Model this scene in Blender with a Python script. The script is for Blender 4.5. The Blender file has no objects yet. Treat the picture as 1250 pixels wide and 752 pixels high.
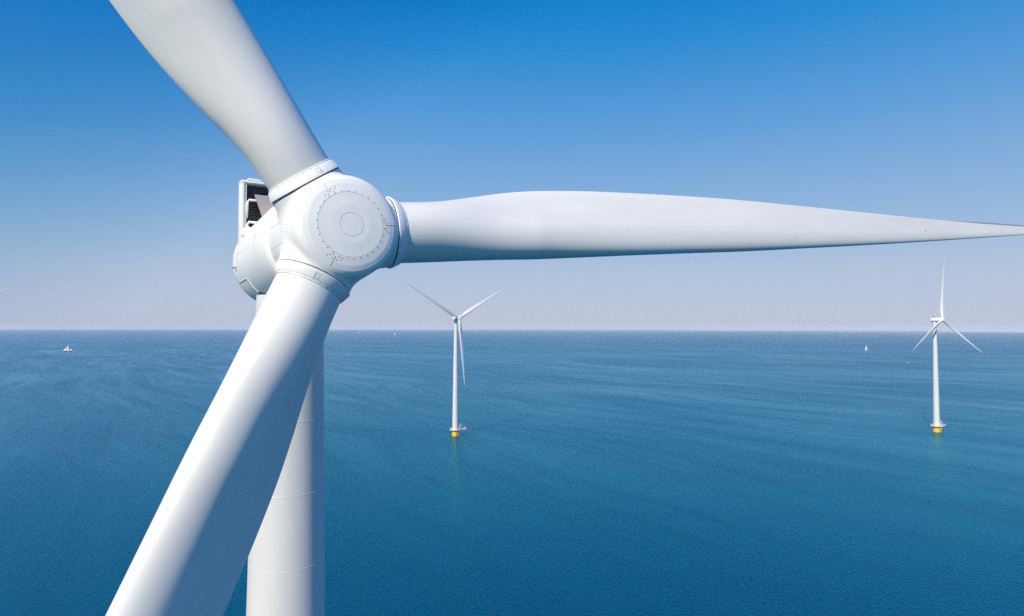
import bpy, bmesh, math, random
import numpy as np
from mathutils import Vector, Matrix

random.seed(7)
scene = bpy.context.scene
COL = scene.collection
R = math.radians

# ------------------------------------------------------------------ numbers
F_PX = 732.0            # focal length in pixels of the 1250 px wide photograph
CAM_H = 91.9            # eye height above the water
HUB_Z = 95.0            # hub height of the near turbine
OVERHANG = 5.98         # tower axis to hub centre
TILT = R(2.5)
CONE = R(3.57)
EARTH = 6.371e6
SUN_AZ = R(-119)      # direction towards the sun, angle from +X
SUN_EL = R(36)
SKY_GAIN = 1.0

# ------------------------------------------------------------------ materials
def new_mat(name):
    m = bpy.data.materials.new(name); m.use_nodes = True
    nt = m.node_tree
    return m, nt, nt.nodes['Principled BSDF']

def N(nt, kind, **kw):
    n = nt.nodes.new(kind)
    for k, v in kw.items():
        setattr(n, k, v)
    return n

def paint(name, col, rough=0.38, dirt=0.06, scale=1.2, stretch=(1, 1, 1), bump=0.0, metallic=0.0):
    """painted surface: base colour with faint weathering and uneven gloss"""
    m, nt, b = new_mat(name)
    L = nt.links.new
    tc = N(nt, 'ShaderNodeTexCoord')
    mp = N(nt, 'ShaderNodeMapping'); mp.inputs['Scale'].default_value = stretch
    L(tc.outputs['Object'], mp.inputs['Vector'])
    n1 = N(nt, 'ShaderNodeTexNoise'); n1.inputs['Scale'].default_value = scale
    n1.inputs['Detail'].default_value = 7; n1.inputs['Roughness'].default_value = 0.65
    L(mp.outputs['Vector'], n1.inputs['Vector'])
    rp = N(nt, 'ShaderNodeValToRGB')
    rp.color_ramp.elements[0].position = 0.35; rp.color_ramp.elements[1].position = 0.65
    d = 1 - dirt
    rp.color_ramp.elements[0].color = (col[0]*d, col[1]*d, col[2]*d*0.985, 1)
    rp.color_ramp.elements[1].color = (*col, 1)
    L(n1.outputs['Fac'], rp.inputs['Fac']); L(rp.outputs['Color'], b.inputs['Base Color'])
    n2 = N(nt, 'ShaderNodeTexNoise'); n2.inputs['Scale'].default_value = scale*3.1
    n2.inputs['Detail'].default_value = 4
    L(mp.outputs['Vector'], n2.inputs['Vector'])
    mr = N(nt, 'ShaderNodeMapRange'); mr.inputs['To Min'].default_value = rough-0.07; mr.inputs['To Max'].default_value = rough+0.09
    L(n2.outputs['Fac'], mr.inputs['Value']); L(mr.outputs['Result'], b.inputs['Roughness'])
    b.inputs['Metallic'].default_value = metallic
    if bump:
        bp = N(nt, 'ShaderNodeBump'); bp.inputs['Distance'].default_value = bump; bp.inputs['Strength'].default_value = 0.5
        L(n1.outputs['Fac'], bp.inputs['Height']); L(bp.outputs['Normal'], b.inputs['Normal'])
    return m

M_BLADE = paint('blade_gelcoat', (0.76, 0.755, 0.745), 0.36, 0.08, 1.1, (1, 1, 0.12))
M_TOWER = paint('tower_paint', (0.655, 0.66, 0.668), 0.42, 0.06, 0.8, (1, 1, 0.15))
M_HUB = paint('hub_gelcoat', (0.87, 0.862, 0.85), 0.42, 0.05, 1.3, bump=0.004)
M_NAC = paint('nacelle_gelcoat', (0.88, 0.872, 0.86), 0.42, 0.06, 1.1, bump=0.004)
M_COLLAR = paint('collar_gelcoat', (0.84, 0.835, 0.825), 0.4, 0.04, 1.5)
M_SEAM = paint('seam_sealant', (0.50, 0.505, 0.51), 0.6, 0.1, 6)
M_BOLT = paint('bolt_steel', (0.36, 0.37, 0.39), 0.45, 0.2, 8, metallic=0.6)
M_GAP = paint('dark_gap', (0.035, 0.04, 0.05), 0.6, 0.2, 4)
M_RAD = paint('radiator_dark', (0.06, 0.065, 0.08), 0.55, 0.3, 5)
M_LOUVRE = paint('louvre_grey', (0.13, 0.135, 0.15), 0.5, 0.2, 5)
M_PLATE = paint('flap_grey_pink', (0.58, 0.49, 0.49), 0.5, 0.12, 3)
M_SERR = paint('serration_plastic', (0.30, 0.30, 0.33), 0.55, 0.2, 4)
M_YELLOW = paint('yellow_marine_paint', (0.80, 0.47, 0.015), 0.45, 0.18, 0.5)
M_STEEL = paint('galvanised_rail', (0.72, 0.68, 0.62), 0.5, 0.12, 2)
M_DECK = paint('platform_deck', (0.74, 0.70, 0.64), 0.6, 0.15, 1)
M_SAIL = paint('sailcloth', (0.82, 0.81, 0.78), 0.7, 0.08, 0.4)
M_HULLDARK = paint('dark_hull', (0.06, 0.05, 0.055), 0.4, 0.2, 0.6)
M_HULLWHITE = paint('white_hull', (0.78, 0.78, 0.77), 0.35, 0.06, 0.6)
M_SPAR = paint('wooden_spar', (0.30, 0.18, 0.09), 0.5, 0.2, 2)
M_SHORE = paint('far_shore_land', (0.06, 0.08, 0.05), 0.9, 0.35, 0.002)

# ------------------------------------------------------------------ mesh helpers
def link(name, me, mat=None, parent=None, smooth=True):
    o = bpy.data.objects.new(name, me)
    COL.objects.link(o)
    if mat: me.materials.append(mat)
    if smooth:
        for p in me.polygons: p.use_smooth = True
    if parent: o.parent = parent
    return o

def from_bm(name, bm, mat, parent=None, smooth=True, auto=None):
    bmesh.ops.recalc_face_normals(bm, faces=bm.faces[:])
    if auto is not None:
        for e in bm.edges:
            if len(e.link_faces) == 2 and e.calc_face_angle(0) > auto: e.smooth = False
    me = bpy.data.meshes.new(name); bm.to_mesh(me); bm.free()
    return link(name, me, mat, parent, smooth)

def add_box(bm, c, s, mat=None, bevel=0.0):
    r = bmesh.ops.create_cube(bm, size=1.0)
    vs = r['verts']
    bmesh.ops.scale(bm, vec=s, verts=vs)
    if bevel:
        es = list({e for v in vs for e in v.link_edges})
        q = bmesh.ops.bevel(bm, geom=es, offset=bevel, segments=2, affect='EDGES', profile=0.5)
        vs = list({v for f in q['faces'] for v in f.verts} | {v for v in vs if v.is_valid})
    m = Matrix.Translation(c)
    if mat is not None: m = m @ mat
    bmesh.ops.transform(bm, matrix=m, verts=vs)
    return vs

def frame_from(d, up=None):
    d = Vector(d).normalized()
    a = Vector(up) if up is not None else (Vector((0, 0, 1)) if abs(d.z) < 0.9 else Vector((1, 0, 0)))
    x = a.cross(d).normalized(); y = d.cross(x)
    return x, y, d

def add_tube(bm, pts, rad, seg=10, cap=True):
    pts = [Vector(p) for p in pts]
    rads = rad if isinstance(rad, (list, tuple)) else [rad]*len(pts)
    rings = []
    xprev = None
    for i, p in enumerate(pts):
        d = (pts[min(i+1, len(pts)-1)] - pts[max(i-1, 0)]).normalized()
        if xprev is None: x, y, _ = frame_from(d)
        else:
            x = (xprev - d*xprev.dot(d)).normalized(); y = d.cross(x)
        xprev = x
        rings.append([bm.verts.new(p + (x*math.cos(t)+y*math.sin(t))*rads[i]) for t in [2*math.pi*k/seg for k in range(seg)]])
    for a, b in zip(rings, rings[1:]):
        for k in range(seg):
            bm.faces.new((a[k], a[(k+1) % seg], b[(k+1) % seg], b[k]))
    if cap:
        bm.faces.new(rings[0][::-1]); bm.faces.new(rings[-1])

def add_lathe(bm, prof, seg=96, M=None):
    """prof: list of (radius, z) turned about local Z"""
    M = M or Matrix.Identity(4)
    rings = []
    for r, z in prof:
        if r < 1e-6: rings.append([bm.verts.new(M @ Vector((0, 0, z)))])
        else: rings.append([bm.verts.new(M @ Vector((r*math.cos(2*math.pi*k/seg), r*math.sin(2*math.pi*k/seg), z))) for k in range(seg)])
    for a, b in zip(rings, rings[1:]):
        for k in range(seg):
            k2 = (k+1) % seg
            if len(a) == 1 and len(b) == 1: continue
            if len(a) == 1: bm.faces.new((a[0], b[k], b[k2]))
            elif len(b) == 1: bm.faces.new((a[k], a[k2], b[0]))
            else: bm.faces.new((a[k], a[k2], b[k2], b[k]))

def add_bolt(bm, p, n, r=0.018, h=0.016):
    x, y, d = frame_from(n)
    M = Matrix((( x.x, y.x, d.x, p[0]), (x.y, y.y, d.y, p[1]), (x.z, y.z, d.z, p[2]), (0, 0, 0, 1)))
    add_lathe(bm, [(r, -0.01), (r, h*0.6), (r*0.6, h), (0, h)], 6, M)

def join_into(o, bm, mat, recalc=True):
    """adds surface detail (bolts, joints) to a part's own mesh under a second material"""
    if recalc: bmesh.ops.recalc_face_normals(bm, faces=bm.faces[:])
    tmp = bpy.data.meshes.new('detail'); bm.to_mesh(tmp); bm.free()
    me = o.data
    b2 = bmesh.new(); b2.from_mesh(me); n = len(b2.faces); b2.from_mesh(tmp)
    if mat.name not in [m.name for m in me.materials]: me.materials.append(mat)
    idx = [m.name for m in me.materials].index(mat.name)
    b2.faces.ensure_lookup_table()
    for f in b2.faces[n:]: f.material_index = idx; f.smooth = True
    b2.to_mesh(me); b2.free(); bpy.data.meshes.remove(tmp)

def tag(o, label=None, cat=None, group=None, kind=None):
    if label: o['label'] = label
    if cat: o['category'] = cat
    if group: o['group'] = group
    if kind: o['kind'] = kind
    return o

def smooth_interp(x, xs, ys):
    """Catmull-Rom-like interpolation through table points"""
    x = min(max(x, xs[0]), xs[-1])
    i = max(0, min(len(xs)-2, int(np.searchsorted(xs, x, side='right'))-1))
    def slope(k):
        if k == 0: return (ys[1]-ys[0])/(xs[1]-xs[0])
        if k == len(xs)-1: return (ys[-1]-ys[-2])/(xs[-1]-xs[-2])
        return (ys[k+1]-ys[k-1])/(xs[k+1]-xs[k-1])
    h = xs[i+1]-xs[i]; t = (x-xs[i])/h
    return ((2*t**3-3*t*t+1)*ys[i] + (t**3-2*t*t+t)*h*slope(i) + (-2*t**3+3*t*t)*ys[i+1] + (t**3-t*t)*h*slope(i+1))

# ------------------------------------------------------------------ hub (spinner): smooth union of a turned body and three blade stubs
HUB_PROF = [(0.0, 1.60), (0.60, 1.59), (1.05, 1.555), (1.30, 1.51), (1.46, 1.455), (1.55, 1.39), (1.61, 1.29), (1.64, 1.15), (1.665, 0.9), (1.70, 0.5), (1.74, 0.0), (1.78, -0.7), (1.78, -1.6), (1.64, -1.78), (0.0, -1.78)]
AZ_HUB = 4.52            # azimuth of the first blade, degrees; hub frame: X = in-plane right, Y = in-plane up, Z = rotor axis forward

def sdf_poly(r, z, prof):
    P = np.array(prof); d2 = np.full(r.shape, 1e9); inside = np.zeros(r.shape, bool)
    Q = np.vstack([P, P[:1]])
    for a, b in zip(Q[:-1], Q[1:]):
        e = b-a; w0 = r-a[0]; w1 = z-a[1]
        if not (a[0] == 0 and b[0] == 0):
            t = np.clip((w0*e[0]+w1*e[1])/(e@e+1e-12), 0, 1)
            d2 = np.minimum(d2, (w0-t*e[0])**2+(w1-t*e[1])**2)
        c = (a[1] > z) != (b[1] > z)
        with np.errstate(divide='ignore', invalid='ignore'):
            xi = a[0]+(z-a[1])/(b[1]-a[1]+1e-15)*e[0]
        inside ^= c & (r < xi)
    d = np.sqrt(d2)
    return np.where(inside, -d, d)

def hub_dirs(az0):
    out = []
    for k in range(3):
        t = R(az0)+k*2*math.pi/3
        out.append(np.array([math.cos(t)*math.cos(CONE), math.sin(t)*math.cos(CONE), math.sin(CONE)]))
    return out

STUB_R, STUB_END = 1.20, 1.74
def hub_sdf(p):
    r = np.hypot(p[..., 0], p[..., 1])
    d = sdf_poly(r, p[..., 2], HUB_PROF)
    K = 0.22
    for b in hub_dirs(AZ_HUB):
        ax = p @ b
        rad = np.linalg.norm(p-ax[..., None]*b, axis=-1)
        dc = np.maximum(rad-STUB_R-0.06*np.clip(STUB_END-ax, 0, 1), -ax)
        h = np.clip(0.5+0.5*(dc-d)/K, 0, 1)
        d = dc*(1-h)+d*h-K*h*(1-h)
    for b in hub_dirs(AZ_HUB):
        ax = p @ b
        d = np.maximum(d, ax-STUB_END)
    return d

def hub_project(dirs):
    t = np.full(dirs.shape[0], 3.2)
    for _ in range(90):
        t = t-0.8*hub_sdf(dirs*t[:, None])
    return t

def hub_point(direction):
    d = np.array([direction], float); d /= np.linalg.norm(d)
    p = (d*hub_project(d)[:, None])[0]
    e = 0.01
    g = np.array([hub_sdf((p+np.eye(3)[i]*e)[None])[0]-hub_sdf((p-np.eye(3)[i]*e)[None])[0] for i in range(3)])
    return p, g/np.linalg.norm(g)

def hub_point_from_axis(ang, z):
    """surface point at azimuth ang, axial position z (marching radially inwards)"""
    c, s = math.cos(ang), math.sin(ang)
    rr = 3.0
    for _ in range(120):
        rr -= 0.8*float(hub_sdf(np.array([[c*rr, s*rr, z]]))[0])
    p = np.array([c*rr, s*rr, z]); e = 0.01
    g = np.array([hub_sdf((p+np.eye(3)[i]*e)[None])[0]-hub_sdf((p-np.eye(3)[i]*e)[None])[0] for i in range(3)])
    return p, g/np.linalg.norm(g)

def hub_mesh():
    nu, nv = 420, 260
    th = np.linspace(0, 2*np.pi, nu, endpoint=False); ph = np.linspace(0, np.pi, nv+1)[1:-1]
    T, P = np.meshgrid(th, ph)
    dirs = np.stack([np.sin(P)*np.cos(T), np.sin(P)*np.sin(T), np.cos(P)], -1).reshape(-1, 3)
    pts = dirs*hub_project(dirs)[:, None]
    ends = np.array([[0, 0, 1.], [0, 0, -1.]]); ep = ends*hub_project(ends)[:, None]
    verts = np.vstack([pts, ep]); m = nv-1
    faces = []
    for j in range(m-1):
        for i in range(nu):
            i2 = (i+1) % nu
            faces.append((j*nu+i, (j+1)*nu+i, (j+1)*nu+i2, j*nu+i2))
    for i in range(nu):
        i2 = (i+1) % nu
        faces.append((len(pts), i, i2)); faces.append((len(pts)+1, (m-1)*nu+i2, (m-1)*nu+i))
    me = bpy.data.meshes.new('hub'); me.from_pydata(verts.tolist(), [], faces); me.update()
    return me

# ------------------------------------------------------------------ blade
B_R  = [2.05, 3.0, 4.0, 5.0, 6.5, 8.0, 10., 12., 16., 20., 25., 30., 35., 40., 44., 47., 50., 52., 53.3, 54.0]
B_LE = [1.06, 1.06, 1.07, 1.08, 1.09, 1.09, 1.07, 1.04, 1.00, 0.97, 0.88, 0.79, 0.69, 0.57, 0.47, 0.40, 0.32, 0.25, 0.17, 0.04]
B_TE = [1.06, 1.09, 1.23, 1.45, 1.73, 1.88, 1.94, 1.93, 1.86, 1.74, 1.50, 1.24, 0.98, 0.74, 0.56, 0.45, 0.34, 0.27, 0.20, 0.12]
B_TH = [1.00, 1.00, 0.92, 0.79, 0.61, 0.48, 0.40, 0.36, 0.32, 0.30, 0.27, 0.245, 0.225, 0.21, 0.20, 0.19, 0.18, 0.17, 0.16, 0.14]
B_TW = [19., 19., 19., 18.5, 17., 15., 12.5, 10.5, 8.0, 6.0, 4.0, 2.5, 1.5, 0.8, 0.3, 0., 0., 0., 0., 0.]
PITCH = 3.0
def airfoil(s, up, t):
    """half thickness and camber at chord fraction s (0 = leading edge)"""
    yt = 5*t*(0.2969*math.sqrt(max(s, 0))-0.1260*s-0.3516*s*s+0.2843*s**3-0.1015*s**4) + 0.006*s
    camb = 0.03*4*s*(1-s)
    return camb+yt if up else camb-yt

def blade_section(r, seg=64):
    le, te = smooth_interp(r, B_R, B_LE), smooth_interp(r, B_R, B_TE)
    t = smooth_interp(r, B_R, B_TH); tw = R(smooth_interp(r, B_R, B_TW)+PITCH)
    c = le+te
    w = min(max((r-2.4)/(9.0-2.4), 0), 1); w = w*w*(3-2*w)
    pre = 0.9*(max(r-12, 0)/42)**2
    pts = []
    for k in range(seg):
        ph = 2*math.pi*k/seg
        xc = (te-le)/2+c/2*math.cos(ph)
        s = (1+math.cos(ph))/2
        yc = c*t/2*math.sin(ph)                       # ellipse/circle: pressure side is +Y (upwind)
        up = math.sin(ph) < 0                          # suction side towards -Y
        ya = -c*airfoil(s, up, min(t, 0.5))
        if not up:            # pressure side: round nose, then nearly flat to the trailing edge
            sh = math.sqrt(max(0, 1-((0.33-s)/0.33)**2)) if s < 0.33 else 1-((s-0.33)/0.67)**1.22
            ya = 0.35*ya+0.65*c*(min(t, 0.5)*0.5*sh-0.03*4*s*(1-s)*0.5+0.006*s)
        if abs(math.sin(ph)) < 1e-6: ya = 0
        y = yc*(1-w)+ya*w
        x = xc
        # leading edge (-X) turns upwind (+Y) by the twist
        X = x*math.cos(tw)+y*math.sin(tw); Y = -x*math.sin(tw)+y*math.cos(tw)
        pts.append((X, Y+pre, r))
    return pts

def blade_mesh():
    rs = list(np.linspace(2.05, 12, 46))+list(np.linspace(12, 50, 70)[1:])+list(np.linspace(50, 54, 14)[1:])
    bm = bmesh.new(); rings = []
    for r in rs:
        rings.append([bm.verts.new(p) for p in blade_section(r)])
    n = len(rings[0])
    for a, b in zip(rings, rings[1:]):
        for k in range(n): bm.faces.new((a[k], a[(k+1) % n], b[(k+1) % n], b[k]))
    bm.faces.new(rings[0][::-1]); bm.faces.new(rings[-1])
    return bm

def serration_mesh():
    bm = bmesh.new()
    prev = None; r = 40.0
    def tep(r, ext):
        s = blade_section(r); te = Vector(s[0])
        d = (te-Vector(s[32])).normalized()
        return te-d*0.03, te+d*ext
    step = 0.11; k = 0; pts = []
    while r < 53.3:
        g = min(1.0, (r-39.8)/5.0); a, b = tep(r, (0.13 if k % 2 else 0.05)*g)
        pts.append((a, b)); r += step; k += 1
    th = Vector((0, 0.004, 0))
    rows = []
    for a, b in pts:
        rows.append([bm.verts.new(a+th), bm.verts.new(b+th), bm.verts.new(b-th), bm.verts.new(a-th)])
    for p, q in zip(rows, rows[1:]):
        for i in range(4): bm.faces.new((p[i], p[(i+1) % 4], q[(i+1) % 4], q[i]))
    bm.faces.new(rows[0]); bm.faces.new(rows[-1][::-1])
    return bm

# ------------------------------------------------------------------ the turbine
def rotor_matrix(k, az0):
    """local matrix of blade k in the turbine's frame (X right in the rotor plane, -Y upwind, Z up)"""
    t = R(az0)+k*2*math.pi/3
    n = Vector((0, -math.cos(TILT), math.sin(TILT))); u = Vector((1, 0, 0)); v = Vector((0, math.sin(TILT), math.cos(TILT)))
    b = (u*math.cos(t)+v*math.sin(t))*math.cos(CONE)+n*math.sin(CONE)
    y = (n-b*n.dot(b)).normalized(); x = y.cross(b)
    c = Vector((0, -OVERHANG, HUB_Z))
    return Matrix(((x.x, y.x, b.x, c.x), (x.y, y.y, b.y, c.y), (x.z, y.z, b.z, c.z), (0, 0, 0, 1)))

def hub_matrix(daz=0.0):
    n = Vector((0, -math.cos(TILT), math.sin(TILT))); u = Vector((1, 0, 0)); v = Vector((0, math.sin(TILT), math.cos(TILT)))
    c = Vector((0, -OVERHANG, HUB_Z))
    return Matrix(((u.x, v.x, n.x, c.x), (u.y, v.y, n.y, c.y), (u.z, v.z, n.z, c.z), (0, 0, 0, 1))) @ Matrix.Rotation(R(daz), 4, 'Z')

def ring_seam(bm, M, rad, z, w=0.012, seg=128):
    pts = [M @ Vector((rad*math.cos(2*math.pi*k/seg), rad*math.sin(2*math.pi*k/seg), z)) for k in range(seg+1)]
    add_tube(bm, pts, w, 6, False)

def build_turbine(loc, psi, az0):
    root = bpy.data.objects.new('wind_turbine', None); COL.objects.link(root)
    root.location = loc; root.rotation_euler = (0, 0, psi)
    # ---- foundation and platform
    def lower(b): bmesh.ops.translate(b, vec=(0, 0, -2.15), verts=b.verts[:])
    bm = bmesh.new()
    add_lathe(bm, [(0, -4), (2.75, -4), (2.75, 1.6), (2.6, 1.9), (2.6, 4.45), (2.75, 4.55), (2.75, 4.8), (0, 4.8)], 64)
    fnd = from_bm('foundation', bm, M_YELLOW, root, auto=0.5)
    bm = bmesh.new()
    for x in (-0.9, 0.9): add_tube(bm, [(x, -3.15, -3), (x, -3.15, 4.75)], 0.16, 10)
    for i in range(16): add_tube(bm, [(-0.28, -3.1, -2.6+i*0.42), (0.28, -3.1, -2.6+i*0.42)], 0.025, 6)
    for x in (-0.28, 0.28): add_tube(bm, [(x, -3.1, -3), (x, -3.1, 5.6)], 0.04, 8)
    for z in (-1.5, 1.2, 3.6):
        for x in (-0.9, 0.9): add_tube(bm, [(x, -3.15, z), (x*0.7, -2.4, z)], 0.09, 8)
    from_bm('boat_landing', bm, M_YELLOW, fnd, auto=0.6)
    bm = bmesh.new()
    add_lathe(bm, [(0, 6.96), (4.4, 6.96), (4.5, 7.02), (4.5, 7.32), (4.4, 7.38), (0, 7.38)], 64)
    add_box(bm, (6.3, 0, 7.17), (5.2, 4.6, 0.42))
    lower(bm); plat = from_bm('platform', bm, M_DECK, root, auto=0.5)
    bm = bmesh.new()
    path = []
    a0 = math.asin(2.23/4.35)
    for k in range(41):
        a = a0+(2*math.pi-2*a0)*k/40; path.append((4.35*math.cos(a), 4.35*math.sin(a)))
    path += [(8.8, -2.2), (8.8, -0.7), (8.8, 0.7), (8.8, 2.2)]
    path.append(path[0])
    for z in (7.95, 8.5): add_tube(bm, [(x, y, z) for x, y in path], 0.05, 6, False)
    for i, (x, y) in enumerate(path[:-1]):
        if i % 2 == 0 or i > 40: add_tube(bm, [(x, y, 7.36), (x, y, 8.5)], 0.045, 6)
    for i, (x, y) in enumerate(path[:-1]):     # kick plates
        x2, y2 = path[i+1]
        L = math.hypot(x2-x, y2-y); an = math.atan2(y2-y, x2-x)
        add_box(bm, ((x+x2)/2, (y+y2)/2, 7.5), (L, 0.03, 0.22), Matrix.Rotation(an, 4, 'Z'))
    lower(bm); from_bm('railing', bm, M_STEEL, plat, auto=0.6)
    bm = bmesh.new()
    add_tube(bm, [(3.3, -1.4, 7.3), (3.3, -1.4, 10.6), (3.55, -1.4, 11.2), (4.4, -1.4, 11.5), (6.9, -1.4, 9.6)], [0.22, 0.2, 0.19, 0.17, 0.12], 12)
    add_tube(bm, [(3.3, -1.4, 8.7), (5.2, -1.4, 10.6)], 0.08, 8)
    add_box(bm, (3.3, -1.4, 7.55), (0.7, 0.7, 0.4), bevel=0.03)
    lower(bm); from_bm('davit_crane', bm, M_STEEL, plat, auto=0.6)
    # ---- tower with weld seams
    top = HUB_Z-1.85
    zs = [5.23, 10, 20, 30, 40, 50, 60, 70, 80, 86, 90, top]
    dm = [4.95, 4.85, 4.6, 4.35, 4.12, 3.88, 3.62, 3.34, 3.02, 2.82, 2.70, 2.62]
    prof = [(0, 5.23)]
    seams = []
    zz = HUB_Z-6.86
    while zz > 6: seams.append(zz); zz -= 2.86
    zz = HUB_Z-6.86+2.86
    while zz < top-0.3: seams.append(zz); zz += 2.86
    seams.sort()
    for i in range(len(seams)+1):
        z0 = 5.23 if i == 0 else seams[i-1]+0.02
        z1 = top if i == len(seams) else seams[i]-0.02
        for f in (0, 0.02, 0.33, 0.66, 0.98, 1.0):
            q = z0+(z1-z0)*f; prof.append((smooth_interp(q, zs, dm)/2, q))
        if i < len(seams):
            s = seams[i]; rr = smooth_interp(s, zs, dm)/2
            prof += [(rr+0.004, s-0.010), (rr+0.006, s), (rr+0.004, s+0.010)]
    prof.append((0, top))
    bm = bmesh.new(); add_lathe(bm, prof, 128)
    twr = from_bm('tower', bm, M_TOWER, root, auto=0.15)
    bm = bmesh.new()      # door at the foot of the tower
    rr = smooth_interp(6.5, zs, dm)/2
    add_box(bm, (0, -rr-0.01, 6.5), (0.95, 0.12, 2.3), bevel=0.04)
    from_bm('door', bm, M_STEEL, twr, auto=0.5)
    # ---- nacelle, turned about the rotor axis
    MH = hub_matrix()
    nprof = [(0, -1.84), (1.55, -1.84), (1.72, -1.86), (1.80, -1.92), (1.86, -2.1), (1.90, -2.6), (1.92, -3.2), (1.92, -7.85), (1.89, -8.2), (1.80, -8.47), (1.63, -8.71), (1.38, -8.85), (0.9, -8.91), (0, -8.93)]
    bm = bmesh.new(); add_lathe(bm, nprof, 128, MH)
    nac = from_bm('nacelle', bm, M_NAC, root, auto=1.2)
    # hatch under the rear: a curved panel standing 25 mm proud
    bm = bmesh.new()
    def patch(bm, t0, t1, a0, a1, rad, thick, na=24, ntt=6):
        g = [[None]*(na+1) for _ in range(ntt+1)]; gi = [[None]*(na+1) for _ in range(ntt+1)]
        for i in range(ntt+1):
            for j in range(na+1):
                a = a0+(a1-a0)*j/na; t = t0+(t1-t0)*i/ntt
                for G, rr_ in ((g, rad+thick), (gi, rad-0.02)):
                    G[i][j] = bm.verts.new(MH @ Vector((rr_*math.cos(a), rr_*math.sin(a), -t)))
        for i in range(ntt):
            for j in range(na):
                bm.faces.new((g[i][j], g[i+1][j], g[i+1][j+1], g[i][j+1]))
        for i in range(ntt):
            for j in (0, na): bm.faces.new((g[i][j], gi[i][j], gi[i+1][j], g[i+1][j]))
        for j in range(na):
            for i in (0, ntt): bm.faces.new((g[i][j], g[i][j+1], gi[i][j+1], gi[i][j]))
    patch(bm, 6.0, 7.7, R(180+29), R(360-29), 1.92, 0.03)
    hatch = from_bm('service_hatch', bm, M_NAC, nac, auto=0.5)
    bm = bmesh.new()
    rim = [MH @ Vector((1.955*math.cos(a), 1.955*math.sin(a), -t)) for a, t in
           [(R(209), 7.7-1.7*i/12) for i in range(13)]+[(R(209+122*i/40), 6.0) for i in range(41)]+[(R(331), 6.0+1.7*i/12) for i in range(13)]]
    add_tube(bm, rim, 0.014, 6)
    join_into(hatch, bm, M_SEAM)
    bm = bmesh.new()
    ring_seam(bm, MH, 1.918, -3.3, 0.008); ring_seam(bm, MH, 1.918, -6.9, 0.008)
    join_into(nac, bm, M_SEAM)
    bm = bmesh.new()
    def nb(a, t): 
        p = MH @ Vector((1.92*math.cos(R(a)), 1.92*math.sin(R(a)), -t)); q = MH.to_3x3() @ Vector((math.cos(R(a)), math.sin(R(a)), 0)); add_bolt(bm, p, q, 0.014)
    for i in range(9): nb(160+i*4.5, 6.9-0.12); 
    for i in range(6): nb(176, 6.8-i*0.28)
    for i in range(4): nb(206, 6.2+i*0.35)
    for i in range(5): nb(170+i*5, 3.42)
    join_into(nac, bm, M_BOLT)
    bm = bmesh.new()       # lifting hook on the rear flank
    hp = [MH @ Vector((1.9*math.cos(R(a)), 1.9*math.sin(R(a)), -t)) for a, t in ((190, 7.3), (190, 7.5))]
    o = MH.to_3x3() @ Vector((math.cos(R(190)), math.sin(R(190)), 0))
    add_tube(bm, [hp[0], hp[0]+o*0.12, hp[1]+o*0.12, hp[1]], 0.025, 8)
    from_bm('lifting_hook', bm, M_BOLT, nac)
    bm = bmesh.new()       # round vent cowl on the roof in front of the cooler
    Mv = MH @ Matrix.Translation((-1.6, 1.02, -6.6)) @ Matrix.Rotation(R(57), 4, 'Z') @ Matrix.Rotation(R(-90), 4, 'X')
    add_lathe(bm, [(0.26, -0.25), (0.26, 0.03), (0.24, 0.11), (0.17, 0.18), (0.08, 0.21), (0, 0.22)], 32, Mv)
    from_bm('roof_vent', bm, M_NAC, nac)
    bm = bmesh.new()       # yaw collar between tower and nacelle
    add_lathe(bm, [(1.0, HUB_Z-2.02), (1.26, HUB_Z-2.02), (1.26, HUB_Z-1.2), (1.0, HUB_Z-1.2)], 64)
    from_bm('yaw_ring', bm, M_GAP, nac)
    bm = bmesh.new()       # dark gap between hub and nacelle
    add_lathe(bm, [(0, -1.70), (1.58, -1.70), (1.58, -1.9), (0, -1.9)], 64, MH)
    from_bm('main_bearing', bm, M_GAP, nac)
    # ---- cooler on the roof
    y0 = 1.3               # depth of the cooler behind the tower axis
    zb, zt = HUB_Z+0.15, HUB_Z+2.87
    xw = 1.80
    bm = bmesh.new()
    for s in (-1, 1): add_box(bm, (s*(xw-0.06), y0, (zb+zt)/2), (0.12, 0.62, zt-zb), bevel=0.02)
    add_box(bm, (0, y0, zt+0.045), (2*xw+0.02, 0.66, 0.085), bevel=0.02)
    for s in (-1, 1): add_box(bm, (s*(xw-0.17), y0-0.24, (zb+zt)/2), (0.10, 0.05, zt-zb-0.02), bevel=0.01)
    cool = from_bm('cooler', bm, M_NAC, root, auto=0.5)
    bm = bmesh.new(); add_box(bm, (0, y0+0.18, (HUB_Z+0.5+zt)/2-0.02), (2*xw-0.26, 0.14, zt-HUB_Z-0.52))
    rad = from_bm('radiator', bm, M_RAD, cool, smooth=False)
    bm = bmesh.new()
    for i in range(20):
        add_box(bm, (0, y0+0.07, HUB_Z+0.62+i*0.115), (2*xw-0.28, 0.06, 0.012), Matrix.Rotation(R(28), 4, 'X'))
    from_bm('louvre', bm, M_LOUVRE, rad, smooth=False)
    for zz_ in (2.14, 1.22):
        bm = bmesh.new()
        add_tube(bm, [(-xw+0.22, y0-0.28, HUB_Z+zz_-0.75), (-xw+0.24, y0-0.34, HUB_Z+zz_-0.12), (-xw+0.30, y0-0.36, HUB_Z+zz_), (xw-0.30, y0-0.36, HUB_Z+zz_)], 0.05, 10)
        from_bm('guard_rail', bm, M_NAC, cool)
    bm = bmesh.new()
    q = [Vector((-1.35, y0-0.62, HUB_Z+2.34)), Vector((0.1, y0-0.62, HUB_Z+2.34)), Vector((0.1, y0-0.30, HUB_Z+1.50)), Vector((-0.98, y0-0.30, HUB_Z+1.50))]
    nrm = (q[1]-q[0]).cross(q[2]-q[0]).normalized()*0.02
    A = [bm.verts.new(p+nrm) for p in q]; B = [bm.verts.new(p-nrm) for p in q]
    bm.faces.new(A); bm.faces.new(B[::-1])
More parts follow.
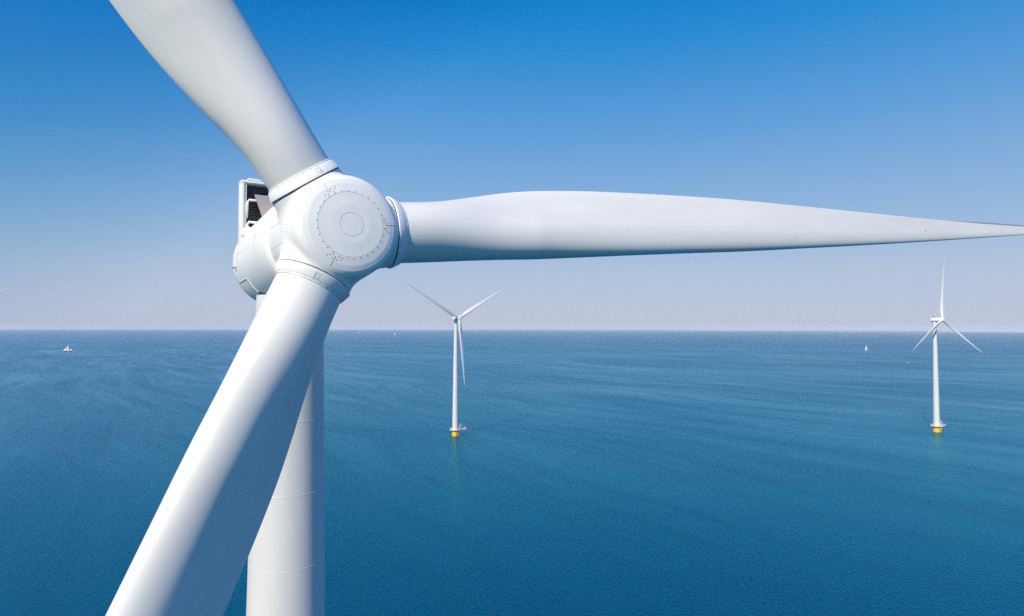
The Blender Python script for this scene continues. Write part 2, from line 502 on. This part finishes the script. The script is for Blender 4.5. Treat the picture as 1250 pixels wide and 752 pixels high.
    for i in range(4): bm.faces.new((A[i], A[(i+1) % 4], B[(i+1) % 4], B[i]))
    from_bm('air_deflector', bm, M_PLATE, cool, smooth=False)
    bm = bmesh.new()
    add_tube(bm, [(-1.55, y0-0.1, zt+0.05), (-1.5, y0-0.1, zt+0.2), (-1.0, y0-0.1, zt+0.2), (-0.95, y0-0.1, zt+0.05)], 0.035, 8)
    from_bm('handle', bm, M_NAC, cool)
    bm = bmesh.new()
    add_tube(bm, [(1.3, y0, zt+0.05), (1.3, y0, zt+1.5)], [0.03, 0.015], 8)
    from_bm('lightning_rod', bm, M_STEEL, cool)
    # ---- hub
    hub = link('hub', hub_mesh(), M_HUB, root); hub.matrix_local = hub_matrix(az0-AZ_HUB)
    I = Matrix.Identity(4)
    def cap_z(r): 
        return float(np.interp(r, [p[0] for p in HUB_PROF[:6]], [p[1] for p in HUB_PROF[:6]]))
    def on_cap(r, a): return hub_point((r*math.cos(a), r*math.sin(a), cap_z(r)))
    bm = bmesh.new()
    for rr_, w in ((0.37, 0.006), (1.02, 0.005)):
        add_tube(bm, [Vector(on_cap(rr_, 2*math.pi*k/96)[0]) for k in range(97)], w, 6, False)
    for k in range(3):        # radial joints of the three spinner shells
        a = R(AZ_HUB+120*k)
        add_tube(bm, [Vector(on_cap(x, a)[0]) for x in (1.14, 1.22, 1.3, 1.38, 1.45)], 0.009, 6)
    join_into(hub, bm, M_SEAM)
    bm = bmesh.new()
    for k in range(30):
        p, n = on_cap(1.06, R(AZ_HUB+6+12*k)); add_bolt(bm, p, n, 0.015)
    for k in range(3):
        a = AZ_HUB+120*k
        for da, rr_ in ((-5, 1.12), (0, 1.15), (5, 1.12), (-9, 1.17), (9, 1.17), (-3.5, 1.22), (3.5, 1.22), (-11, 1.24), (11, 1.1)):
            p, n = on_cap(rr_, R(a+da)); add_bolt(bm, p, n, 0.015)
        for zz_ in (0.95, 0.75): 
            p, n = hub_point_from_axis(R(a), zz_); add_bolt(bm, p, n, 0.015)
    join_into(hub, bm, M_BOLT)
    bm = bmesh.new()
    for k in range(3):
        for da in (-11, 11):
            for i in range(11):
                p, n = hub_point_from_axis(R(AZ_HUB+60+120*k+da), 0.1-i*0.15); add_bolt(bm, p, n, 0.011)
        for i in range(7):
            p, n = hub_point_from_axis(R(AZ_HUB+60+120*k-11+i*3.6), 0.1); add_bolt(bm, p, n, 0.011)
    join_into(hub, bm, M_BOLT)
    # ---- blades
    bl0 = None
    for k in range(3):
        if bl0 is None:
            bl = from_bm('blade', blade_mesh(), M_BLADE, root, auto=1.0); bl0 = bl
            bm = bmesh.new()
            add_lathe(bm, [(1.0, 1.775), (1.225, 1.775), (1.242, 1.795), (1.235, 1.83), (1.135, 2.06), (1.122, 2.075), (1.10, 2.082), (1.097, 2.125), (1.085, 2.135), (1.0, 2.135)], 96)
            col = from_bm('blade_collar', bm, M_COLLAR, bl, auto=0.45)
            bm = bmesh.new(); add_lathe(bm, [(0.9, 1.55), (1.19, 1.55), (1.19, 1.90), (0.9, 1.90)], 64)
            brg = from_bm('pitch_bearing', bm, M_GAP, bl, auto=0.5)
            bm = bmesh.new()
            for i in range(28):
                a = 2*math.pi*i/28; add_bolt(bm, (1.097*math.cos(a), 1.097*math.sin(a), 2.104), (math.cos(a), math.sin(a), 0), 0.012)
            for j in range(3):
                a0_ = R(98+120*j)
                for da in (-2.6, 0, 2.6):
                    for zz_ in (1.88, 1.93, 1.98, 2.03):
                        a = a0_+R(da); rr_ = 1.235-(zz_-1.83)*0.435
                        if (da == 0 and zz_ in (1.93, 1.98)): continue
                        add_bolt(bm, (rr_*math.cos(a), rr_*math.sin(a), zz_), (math.cos(a), math.sin(a), 0.3), 0.011)
            join_into(col, bm, M_BOLT)
            bm = bmesh.new()
            for j in range(3):
                a = R(98+120*j+4.2)
                add_tube(bm, [((1.237-(zz_-1.83)*0.435)*math.cos(a), (1.237-(zz_-1.83)*0.435)*math.sin(a), zz_) for zz_ in (1.84, 1.95, 2.055)], 0.008, 6)
            join_into(col, bm, M_SEAM)
            se = from_bm('trailing_edge_serration', serration_mesh(), M_SERR, bl, smooth=False)
            bm = bmesh.new()
            for r_, kk in ((37.0, 17),):
                q0, q1 = Vector(blade_section(r_)[kk]), Vector(blade_section(r_)[kk+1])
                nn = (q1-q0).cross(Vector((0, 0, 1))).normalized()
                if nn.y < 0: nn = -nn
                add_bolt(bm, q0, nn, 0.06, 0.012)
            lr = from_bm('lightning_receptor', bm, M_BOLT, bl)
            kids = [col, brg, se]
        else:
            bl = bl0.copy(); COL.objects.link(bl); bl.parent = root
            for c in kids:
                d = c.copy(); COL.objects.link(d); d.parent = bl
        bl.matrix_local = rotor_matrix(k, az0)
    return root

def copy_turbine(src, loc, psi, az0, scale, skip):
    """copy of a turbine with its parts; the rotor is turned to its own position"""
    r = src.copy(); COL.objects.link(r); r.location = loc; r.rotation_euler = (0, 0, psi); r.scale = (scale,)*3
    k = 0
    for ch in list(src.children):
        c = ch.copy(); COL.objects.link(c); c.parent = r
        base = ch.name.split('.')[0]
        if base == 'blade': c.matrix_local = rotor_matrix(k, az0); k += 1
        if base == 'hub': c.matrix_local = hub_matrix(az0-AZ_HUB)
        for g in list(ch.children):
            if g.name.split('.')[0] in skip: continue
            d = g.copy(); COL.objects.link(d); d.parent = c
    return r

PSI = R(33.5)
NEAR_C = Vector((-5.854, 19.80, HUB_Z))
near_loc = NEAR_C+Vector((-math.sin(PSI), math.cos(PSI), 0))*OVERHANG; near_loc.z = 0
near = build_turbine(near_loc, PSI, AZ_HUB)
tag(near, 'huge white wind turbine close up, its hub and blades filling the left half', 'wind turbine', 'offshore wind turbines')
SKIP = {'lifting_hook', 'louvre', 'handle'}
def sea_z(x, y): return -(x*x+y*y)/(2*EARTH)
for (x, y, psi, az, sc_, lab) in (
    (-47.6, 509, R(34), 31.5, 1.045, 'distant white wind turbine whose blades form a Y, on a yellow base near the centre'),
    (376.3, 534, R(24), 88.0, 1.045, 'distant white wind turbine with one blade straight up, right of the small white sail'),
    (-513, 535, R(33), 29, 1.045, 'wind turbine cut off by the left edge, only a pale blade tip in view')):
    t = copy_turbine(near, (x, y, sea_z(x, y)), psi, az, sc_, SKIP)
    tag(t, lab, 'wind turbine', 'offshore wind turbines')

# ------------------------------------------------------------------ sea: cap of the earth's sphere, out past the horizon
def build_sea():
    rs = [0.0]; r = 8.0
    while r < 46000: rs.append(r); r *= 1.09
    seg = 240; verts = [(0, 0, 0)]; faces = []
    for r in rs[1:]:
        for k in range(seg):
            a = 2*math.pi*k/seg; verts.append((r*math.cos(a), r*math.sin(a), -r*r/(2*EARTH)))
    for k in range(seg): faces.append((0, 1+k, 1+(k+1) % seg))
    for i in range(len(rs)-2):
        b = 1+i*seg
        for k in range(seg):
            k2 = (k+1) % seg; faces.append((b+k, b+seg+k, b+seg+k2, b+k2))
    me = bpy.data.meshes.new('sea'); me.from_pydata(verts, [], faces); me.update()
    m, nt, b = new_mat('sea_water')
    L = nt.links.new
    tc = N(nt, 'ShaderNodeTexCoord')
    def mapped(rot, sc):
        mp = N(nt, 'ShaderNodeMapping', vector_type='TEXTURE'); mp.inputs['Rotation'].default_value = (0, 0, R(rot)); mp.inputs['Scale'].default_value = tuple(1/q for q in sc)
        L(tc.outputs['Object'], mp.inputs['Vector']); return mp.outputs['Vector']
    def noise(vec, scale, detail, rough=0.5, dist=0.0):
        n = N(nt, 'ShaderNodeTexNoise'); n.inputs['Scale'].default_value = scale; n.inputs['Detail'].default_value = detail
        n.inputs['Roughness'].default_value = rough; n.inputs['Distortion'].default_value = dist
        L(vec, n.inputs['Vector']); return n.outputs['Fac']
    def math_(op, a, b_=None, clamp=False):
        n = N(nt, 'ShaderNodeMath', operation=op); n.use_clamp = clamp
        for i, v in enumerate((a, b_)):
            if v is None: continue
            if isinstance(v, (int, float)): n.inputs[i].default_value = v
            else: L(v, n.inputs[i])
        return n.outputs[0]
    # wind chop: three sizes of wavelets, crests running across the wind
    w1 = noise(mapped(30, (0.30, 1.0, 1)), 1.05, 3, 0.55, 0.3)
    w2 = noise(mapped(-14, (0.18, 1.0, 1)), 0.42, 2, 0.5, 0.2)
    w3 = noise(mapped(36, (0.34, 1.0, 1)), 1.9, 2, 0.5, 0.0)
    hsum = math_('ADD', math_('ADD', math_('MULTIPLY', w1, 0.50), math_('MULTIPLY', w2, 0.08)), math_('MULTIPLY', w3, 0.56))
    # slicks and gusts: long streaks where the chop is calmer or rougher
    wn = N(nt, 'ShaderNodeTexNoise'); wn.inputs['Scale'].default_value = 0.0022; wn.inputs['Detail'].default_value = 2
    L(tc.outputs['Object'], wn.inputs['Vector'])
    wo = N(nt, 'ShaderNodeVectorMath', operation='MULTIPLY_ADD'); wo.inputs[1].default_value = (200, 200, 0)
    L(wn.outputs['Color'], wo.inputs[0]); L(tc.outputs['Object'], wo.inputs[2])     # currents bend the streaks
    def warped(rot, sc):
        mp = N(nt, 'ShaderNodeMapping', vector_type='TEXTURE'); mp.inputs['Rotation'].default_value = (0, 0, R(rot)); mp.inputs['Scale'].default_value = tuple(1/q for q in sc)
        L(wo.outputs['Vector'], mp.inputs['Vector']); return mp.outputs['Vector']
    s1 = noise(warped(-52, (0.10, 1.0, 1)), 0.032, 5, 0.62, 0.8)
    s2 = noise(warped(-40, (0.4, 1.0, 1)), 0.0045, 4, 0.6, 0.6)
    mr = N(nt, 'ShaderNodeMapRange'); mr.inputs['From Min'].default_value = 0.38; mr.inputs['From Max'].default_value = 0.66
    mr.inputs['To Min'].default_value = 1.0; mr.inputs['To Max'].default_value = 0.45
    L(math_('ADD', math_('MULTIPLY', s1, 0.55), math_('MULTIPLY', s2, 0.45)), mr.inputs['Value'])
    bp = N(nt, 'ShaderNodeBump'); bp.inputs['Distance'].default_value = 0.55
    L(mr.outputs['Result'], bp.inputs['Strength']); L(hsum, bp.inputs['Height'])
    rr = N(nt, 'ShaderNodeMapRange'); rr.inputs['From Min'].default_value = 0.42; rr.inputs['From Max'].default_value = 1.0
    rr.inputs['To Min'].default_value = 0.12; rr.inputs['To Max'].default_value = 0.22
    L(mr.outputs['Result'], rr.inputs['Value'])
    # light scattered back out of the water body, plus the mirror of the surface (absorbing a little red at grazing angles)
    nt.nodes.remove(b)
    df = N(nt, 'ShaderNodeSubsurfaceScattering', falloff='BURLEY'); df.inputs['Color'].default_value = (0.0, 0.048, 0.102, 1)
    df.inputs['Scale'].default_value = 9.0; df.inputs['Radius'].default_value = (1, 1, 1); L(bp.outputs['Normal'], df.inputs['Normal'])
    gl = N(nt, 'ShaderNodeBsdfMetallic'); gl.inputs['Base Color'].default_value = (0.003, 0.042, 0.066, 1); gl.inputs['Edge Tint'].default_value = (0.38, 1.0, 1.0, 1)
    gl.inputs['Anisotropy'].default_value = 0.85; gl.inputs['Tangent'].default_value = (math.cos(R(75)), math.sin(R(75)), 0)
    tg = N(nt, 'ShaderNodeCombineXYZ'); tg.inputs[0].default_value = math.cos(R(75)); tg.inputs[1].default_value = math.sin(R(75)); L(tg.outputs[0], gl.inputs['Tangent'])
    ln = N(nt, 'ShaderNodeVectorMath', operation='LENGTH'); L(tc.outputs['Object'], ln.inputs[0])
    off = N(nt, 'ShaderNodeMapRange'); off.inputs['From Min'].default_value = 500; off.inputs['From Max'].default_value = 3500
    off.inputs['To Min'].default_value = 0.0; off.inputs['To Max'].default_value = 0.06
    L(ln.outputs['Value'], off.inputs['Value'])          # choppier water out in the open
    L(math_('ADD', rr.outputs['Result'], off.outputs['Result']), gl.inputs['Roughness']); L(bp.outputs['Normal'], gl.inputs['Normal'])
    ad = N(nt, 'ShaderNodeAddShader'); L(df.outputs[0], ad.inputs[0]); L(gl.outputs[0], ad.inputs[1])
    L(ad.outputs[0], nt.nodes['Material Output'].inputs['Surface'])
    o = link('sea', me, m); o['kind'] = 'structure'
    return o
build_sea()

# ------------------------------------------------------------------ far shore just breaking the horizon
def build_shore():
    bm = bmesh.new(); top = []; bot = []
    rng = random.Random(3)
    D = 31000; n = 260
    h = 20.0
    for i in range(n+1):
        a = R(96-44*i/n)
        h += rng.uniform(-5, 5); h = min(max(h, 10), 34)
        e = min(1, i/25, (n-i)/10)
        x, y = D*math.cos(a), D*math.sin(a); z0 = -D*D/(2*EARTH)
        ring = [bm.verts.new((x, y, z0-4)), bm.verts.new((x, y, z0+3+h*e)), bm.verts.new((x*1.03, y*1.03, z0+3+h*e)), bm.verts.new((x*1.03, y*1.03, z0-14))]
        if top:
            for k in range(3): bm.faces.new((top[k], top[k+1], ring[k+1], ring[k]))
        top = ring
    return tag(from_bm('far_shore', bm, M_SHORE), kind='structure')
build_shore()

# ------------------------------------------------------------------ boats
def sail(bm, pts, belly, thick=0.06, n=8):
    """triangular or four-cornered sail with belly; pts = tack, clew, head (, peak)"""
    p = [Vector(q) for q in pts]
    if len(p) == 3: p = [p[0], p[1], p[2], p[2]+Vector((0.15, 0, 0))]
    g = []; out = Vector((0, -1, 0))
    for side in (0, 1):
        G = []
        for i in range(n+1):
            row = []
            for j in range(n+1):
                u, v = j/n, i/n
                q = (p[0]*(1-u)+p[1]*u)*(1-v)+(p[2]*(1-u)+p[3]*u)*v
                row.append(bm.verts.new(q+out*(belly*math.sin(math.pi*u)*math.sin(math.pi*min(v*0.9+0.1, 1))+side*thick)))
            G.append(row)
        g.append(G)
    for G in g:
        for i in range(n):
            for j in range(n): bm.faces.new((G[i][j], G[i][j+1], G[i+1][j+1], G[i+1][j]))
    for i in range(n):
        for j in (0, n): bm.faces.new((g[0][i][j], g[0][i+1][j], g[1][i+1][j], g[1][i][j]))
        for k in (0, n): bm.faces.new((g[0][k][i], g[0][k][i+1], g[1][k][i+1], g[1][k][i]))

def hull_bm(L, B, D, sheer=0.5):
    bm = bmesh.new(); rows = []; n = 16
    for i in range(n+1):
        t = i/n; x = (t-0.5)*L
        w = B/2*max(0.04, (1-abs(2*t-0.95)**2.6)); z1 = D+sheer*(2*t-1)**2
        rows.append([bm.verts.new((x, -w, z1)), bm.verts.new((x, -w*0.92, 0.25*D)), bm.verts.new((x, 0, -0.5*D)), bm.verts.new((x, w*0.92, 0.25*D)), bm.verts.new((x, w, z1))])
    for a, b in zip(rows, rows[1:]):
        for k in range(4): bm.faces.new((a[k], a[k+1], b[k+1], b[k]))
        bm.faces.new((a[4], a[0], b[0], b[4]))
    bm.faces.new(rows[0]); bm.faces.new(rows[-1][::-1])
    return bm

def thing(name, loc, rz, label, cat, group=None):
    e = bpy.data.objects.new(name, None); COL.objects.link(e); e.location = loc; e.rotation_euler = (0, 0, rz)
    return tag(e, label, cat, group)

# two-masted sailing ship on the left
X, Y = -1575, 2130
sh = thing('sailing_ship', (X, Y, sea_z(X, Y)), R(6), 'two masted sailing ship with white sails and dark hull on the left, near the horizon', 'sailing ship', 'boats on the water')
from_bm('hull', hull_bm(29, 6.4, 2.2, 0.9), M_HULLDARK, sh, auto=0.6)
bm = bmesh.new(); add_tube(bm, [(-1, 0, 1), (-1, 0, 23)], [0.3, 0.15], 10); add_tube(bm, [(-1, 0, 3.6), (7.2, 0, 3.4)], 0.16, 8)
from_bm('mast', bm, M_SPAR, sh)
bm = bmesh.new(); add_tube(bm, [(9, 0, 1), (9, 0, 13)], [0.25, 0.12], 10); add_tube(bm, [(9, 0, 3.4), (15, 0, 3.4)], 0.12, 8)
from_bm('mast', bm, M_SPAR, sh)
bm = bmesh.new(); sail(bm, [(-0.6, 0, 3.9), (6.6, -1, 3.7), (-0.7, 0, 21.5), (1.0, -0.4, 22.2)], 1.2); from_bm('main_sail', bm, M_SAIL, sh)
bm = bmesh.new(); sail(bm, [(-15.5, 0, 3.4), (-2.2, -1.4, 3.2), (-1.3, 0, 19)], 1.6); from_bm('jib', bm, M_SAIL, sh)
bm = bmesh.new(); sail(bm, [(9.3, 0, 3.7), (15, -0.8, 3.6), (9.2, 0, 10.5), (13.5, -0.5, 9.2)], 0.8); from_bm('mizzen_sail', bm, M_SAIL, sh)
bm = bmesh.new(); add_box(bm, (3, 0, 3.0), (7, 3.4, 1.5), bevel=0.15); from_bm('deckhouse', bm, M_HULLWHITE, sh, auto=0.5)

def sloop(loc, rz, size, label):
    s = thing('sailing_boat', loc, rz, label, 'sailing boat', 'boats on the water')
    from_bm('hull', hull_bm(11*size, 3.4*size, 1.2*size, 0.3*size), M_HULLWHITE, s, auto=0.6)
    bm = bmesh.new(); add_tube(bm, [(-0.5*size, 0, size), (-0.5*size, 0, 16.5*size)], [0.14*size, 0.07*size], 8); add_tube(bm, [(-0.5*size, 0, 2.2*size), (4.6*size, 0, 2.2*size)], 0.1*size, 8)
    from_bm('mast', bm, M_STEEL, s)
    bm = bmesh.new(); sail(bm, [(-0.3*size, 0, 2.4*size), (4.6*size, -0.6*size, 2.4*size), (-0.4*size, 0, 16.2*size)], 0.6*size); from_bm('main_sail', bm, M_SAIL, s)
    bm = bmesh.new(); sail(bm, [(-5.2*size, 0, 1.6*size), (-0.2*size, -1.1*size, 1.7*size), (-0.7*size, 0, 14.4*size)], 0.7*size); from_bm('jib', bm, M_SAIL, s)
    return s
def at(px, D):
    x = (px-625)/F_PX*D
    return (x, D, sea_z(x, D))
sloop(at(1057, 2420), R(20), 1.4, 'white sailing boat with tall triangular sails, left of the turbine with an upright blade')
sloop(at(482, 7000), R(-10), 1.7, 'tiny white sailing boat near the horizon, just left of the turbine with Y shaped blades')
sloop(at(439, 8200), R(-30), 1.6, 'very faint tiny sail near the horizon, right of the near turbine')
# small white motor boat below the right-hand turbine's blades
mb = thing('motor_boat', at(1107, 1580), R(15), 'tiny white motor boat low on the water, between sail and right turbine', 'motor boat', 'boats on the water')
from_bm('hull', hull_bm(5.2, 2.0, 0.8, 0.2), M_HULLWHITE, mb, auto=0.6)
bm = bmesh.new(); add_box(bm, (0.3, 0, 1.25), (1.8, 1.5, 0.95), bevel=0.12); from_bm('cabin', bm, M_HULLWHITE, mb, auto=0.5)
# ship on the horizon
cs = thing('ship', at(928, 21000), R(5), 'small pale ship right on the horizon, left of the white sailing boat', 'ship', 'boats on the water')
from_bm('hull', hull_bm(85, 14, 9, 2), M_HULLWHITE, cs, auto=0.6)
bm = bmesh.new(); add_box(bm, (20, 0, 17), (26, 11, 16), bevel=0.5); add_box(bm, (22, 0, 27), (10, 8, 5), bevel=0.3); from_bm('superstructure', bm, M_HULLWHITE, cs, auto=0.5)

# ------------------------------------------------------------------ condensation trail high in the sky
def contrail():
    m, nt, b = new_mat('contrail_vapour')
    b.inputs['Base Color'].default_value = (0.85, 0.85, 0.87, 1); b.inputs['Roughness'].default_value = 1
    at_ = N(nt, 'ShaderNodeTexCoord'); sep = N(nt, 'ShaderNodeSeparateXYZ'); nt.links.new(at_.outputs['Generated'], sep.inputs[0])
    nz = N(nt, 'ShaderNodeTexNoise'); nz.inputs['Scale'].default_value = 0.0025; nt.links.new(at_.outputs['Object'], nz.inputs['Vector'])
    mr = N(nt, 'ShaderNodeMapRange'); mr.inputs['From Max'].default_value = 1; mr.inputs['To Min'].default_value = 0.02; mr.inputs['To Max'].default_value = 0.3
    nt.links.new(sep.outputs['X'], mr.inputs['Value'])
    mu = N(nt, 'ShaderNodeMath', operation='MULTIPLY'); nt.links.new(mr.outputs[0], mu.inputs[0]); nt.links.new(nz.outputs['Fac'], mu.inputs[1])
    m2 = N(nt, 'ShaderNodeMath', operation='MULTIPLY'); nt.links.new(mu.outputs[0], m2.inputs[0]); m2.inputs[1].default_value = 1.8
    nt.links.new(m2.outputs[0], b.inputs['Alpha'])
    bm = bmesh.new()
    A = Vector((-21000, 26500, 9000)); B = Vector((-16300, 31900, 9050))
    pts = [A.lerp(B, i/40) for i in range(41)]
    add_tube(bm, pts, [34-22*i/40 for i in range(41)], 10)
    o = from_bm('contrail', bm, m)
    tag(o, 'thin faint white vapour trail crossing the blue sky at upper left', 'contrail', kind='stuff')
contrail()

# ------------------------------------------------------------------ haze over the water
HAZE = 4.2e-5
if HAZE > 0:
    bm = bmesh.new()
    zl, zh = -175.0, 165.0
    add_box(bm, (0, 0, (zl+zh)/2), (94000, 94000, zh-zl))
    m = bpy.data.materials.new('sea_haze'); m.use_nodes = True; nt = m.node_tree; nt.nodes.clear()
    out = nt.nodes.new('ShaderNodeOutputMaterial'); v = nt.nodes.new('ShaderNodeVolumePrincipled')
    v.inputs['Color'].default_value = (0.93, 0.94, 0.99, 1); v.inputs['Density'].default_value = HAZE; v.inputs['Anisotropy'].default_value = -0.1
    nt.links.new(v.outputs['Volume'], out.inputs['Volume'])
    hz = from_bm('haze', bm, m, smooth=False); hz['kind'] = 'stuff'

# ------------------------------------------------------------------ world and sun
w = bpy.data.worlds.new('World'); scene.world = w; w.use_nodes = True
nt = w.node_tree; nt.nodes.clear()
out = nt.nodes.new('ShaderNodeOutputWorld'); bg = nt.nodes.new('ShaderNodeBackground'); sky = nt.nodes.new('ShaderNodeTexSky')
sky.sky_type = 'NISHITA'; sky.sun_disc = False
sky.sun_elevation = SUN_EL
sky.sun_rotation = math.pi/2-SUN_AZ     # measured clockwise from +Y
sky.altitude = 0; sky.air_density = 1.0; sky.dust_density = 0.6; sky.ozone_density = 3.0
bg.inputs['Strength'].default_value = 0.10
def lin(c): return tuple((x/255/12.92 if x/255 <= 0.04045 else ((x/255+0.055)/1.055)**2.4) for x in c)
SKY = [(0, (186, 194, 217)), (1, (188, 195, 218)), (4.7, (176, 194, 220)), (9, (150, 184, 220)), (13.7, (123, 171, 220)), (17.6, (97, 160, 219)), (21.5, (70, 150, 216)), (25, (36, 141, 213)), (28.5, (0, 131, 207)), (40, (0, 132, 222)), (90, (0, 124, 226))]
tc = nt.nodes.new('ShaderNodeTexCoord'); sp = nt.nodes.new('ShaderNodeSeparateXYZ'); nt.links.new(tc.outputs['Generated'], sp.inputs[0])
mxz = nt.nodes.new('ShaderNodeMath'); mxz.operation = 'MAXIMUM'; mxz.inputs[1].default_value = 0.003
nt.links.new(sp.outputs['Z'], mxz.inputs[0])
cb = nt.nodes.new('ShaderNodeCombineXYZ')
nt.links.new(sp.outputs['X'], cb.inputs['X']); nt.links.new(sp.outputs['Y'], cb.inputs['Y']); nt.links.new(mxz.outputs[0], cb.inputs['Z'])
nt.links.new(cb.outputs[0], sky.inputs['Vector'])
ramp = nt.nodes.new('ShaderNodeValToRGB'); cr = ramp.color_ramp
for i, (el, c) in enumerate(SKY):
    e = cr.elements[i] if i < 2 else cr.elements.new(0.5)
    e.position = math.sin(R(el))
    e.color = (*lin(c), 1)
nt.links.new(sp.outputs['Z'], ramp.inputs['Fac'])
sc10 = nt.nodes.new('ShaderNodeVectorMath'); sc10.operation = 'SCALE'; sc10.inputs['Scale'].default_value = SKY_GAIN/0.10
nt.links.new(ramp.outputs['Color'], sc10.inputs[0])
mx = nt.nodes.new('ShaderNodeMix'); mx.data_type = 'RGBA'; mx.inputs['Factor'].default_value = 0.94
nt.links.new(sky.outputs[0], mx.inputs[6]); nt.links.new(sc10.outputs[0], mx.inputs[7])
# clear air scatters least at right angles to the sun
vd = nt.nodes.new('ShaderNodeVectorMath'); vd.operation = 'DOT_PRODUCT'
vd.inputs[1].default_value = (math.cos(SUN_AZ)*math.cos(SUN_EL), math.sin(SUN_AZ)*math.cos(SUN_EL), math.sin(SUN_EL))
nt.links.new(tc.outputs['Generated'], vd.inputs[0])
sq = nt.nodes.new('ShaderNodeMath'); sq.operation = 'POWER'; sq.inputs[1].default_value = 2
ab = nt.nodes.new('ShaderNodeMath'); ab.operation = 'ABSOLUTE'; nt.links.new(vd.outputs['Value'], ab.inputs[0]); nt.links.new(ab.outputs[0], sq.inputs[0])
ph = nt.nodes.new('ShaderNodeMapRange'); ph.data_type = 'FLOAT_VECTOR'
ph.inputs[8].default_value = (0.14, 0.14, 0.14); ph.inputs[10].default_value = (1, 1, 1)
pe = nt.nodes.new('ShaderNodeMapRange'); pe.data_type = 'FLOAT_VECTOR'     # the paler air low down evens the effect out
pe.inputs[8].default_value = (0.28, 0.28, 0.28); pe.inputs[9].default_value = (0.74, 0.84, 0.91); pe.inputs[10].default_value = (0.26, 0.68, 0.83)
nt.links.new(mxz.outputs[0], pe.inputs[6]); nt.links.new(pe.outputs[1], ph.inputs[9])
nt.links.new(sq.outputs[0], ph.inputs[6])
pm = nt.nodes.new('ShaderNodeVectorMath'); pm.operation = 'MULTIPLY'
nt.links.new(mx.outputs[2], pm.inputs[0]); nt.links.new(ph.outputs[1], pm.inputs[1])
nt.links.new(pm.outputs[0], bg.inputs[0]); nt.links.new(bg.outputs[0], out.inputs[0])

sd = Vector((math.cos(SUN_AZ)*math.cos(SUN_EL), math.sin(SUN_AZ)*math.cos(SUN_EL), math.sin(SUN_EL)))
l = bpy.data.lights.new('sun', 'SUN'); l.energy = 5.0; l.angle = R(0.53); l.color = (1.0, 0.87, 0.68)
lo = bpy.data.objects.new('sun', l); COL.objects.link(lo); lo.rotation_euler = sd.to_track_quat('Z', 'Y').to_euler(); lo.location = (0, 0, 300)

# ------------------------------------------------------------------ camera
cd = bpy.data.cameras.new('camera'); cam = bpy.data.objects.new('camera', cd); COL.objects.link(cam)
cam.location = (0, 0, CAM_H); cd.sensor_width = 36; cd.lens = 36*F_PX/1250
cd.clip_start = 0.5; cd.clip_end = 120000
pitch = math.atan((399-376)/F_PX)
cam.rotation_euler = (Matrix.Rotation(math.pi/2+pitch, 3, 'X') @ Matrix.Rotation(R(0.14), 3, 'Z')).to_euler()
scene.camera = cam

vs = scene.view_settings
vs.view_transform = 'Standard'; vs.look = 'None'; vs.gamma = 1; vs.exposure = 0.0; vs.use_curve_mapping = False
scene.cycles.use_denoising = False
scene.cycles.max_bounces = 8
scene.cycles.sample_clamp_direct = 3.0
scene.cycles.sample_clamp_indirect = 3.0
scene.cycles.volume_bounces = 1
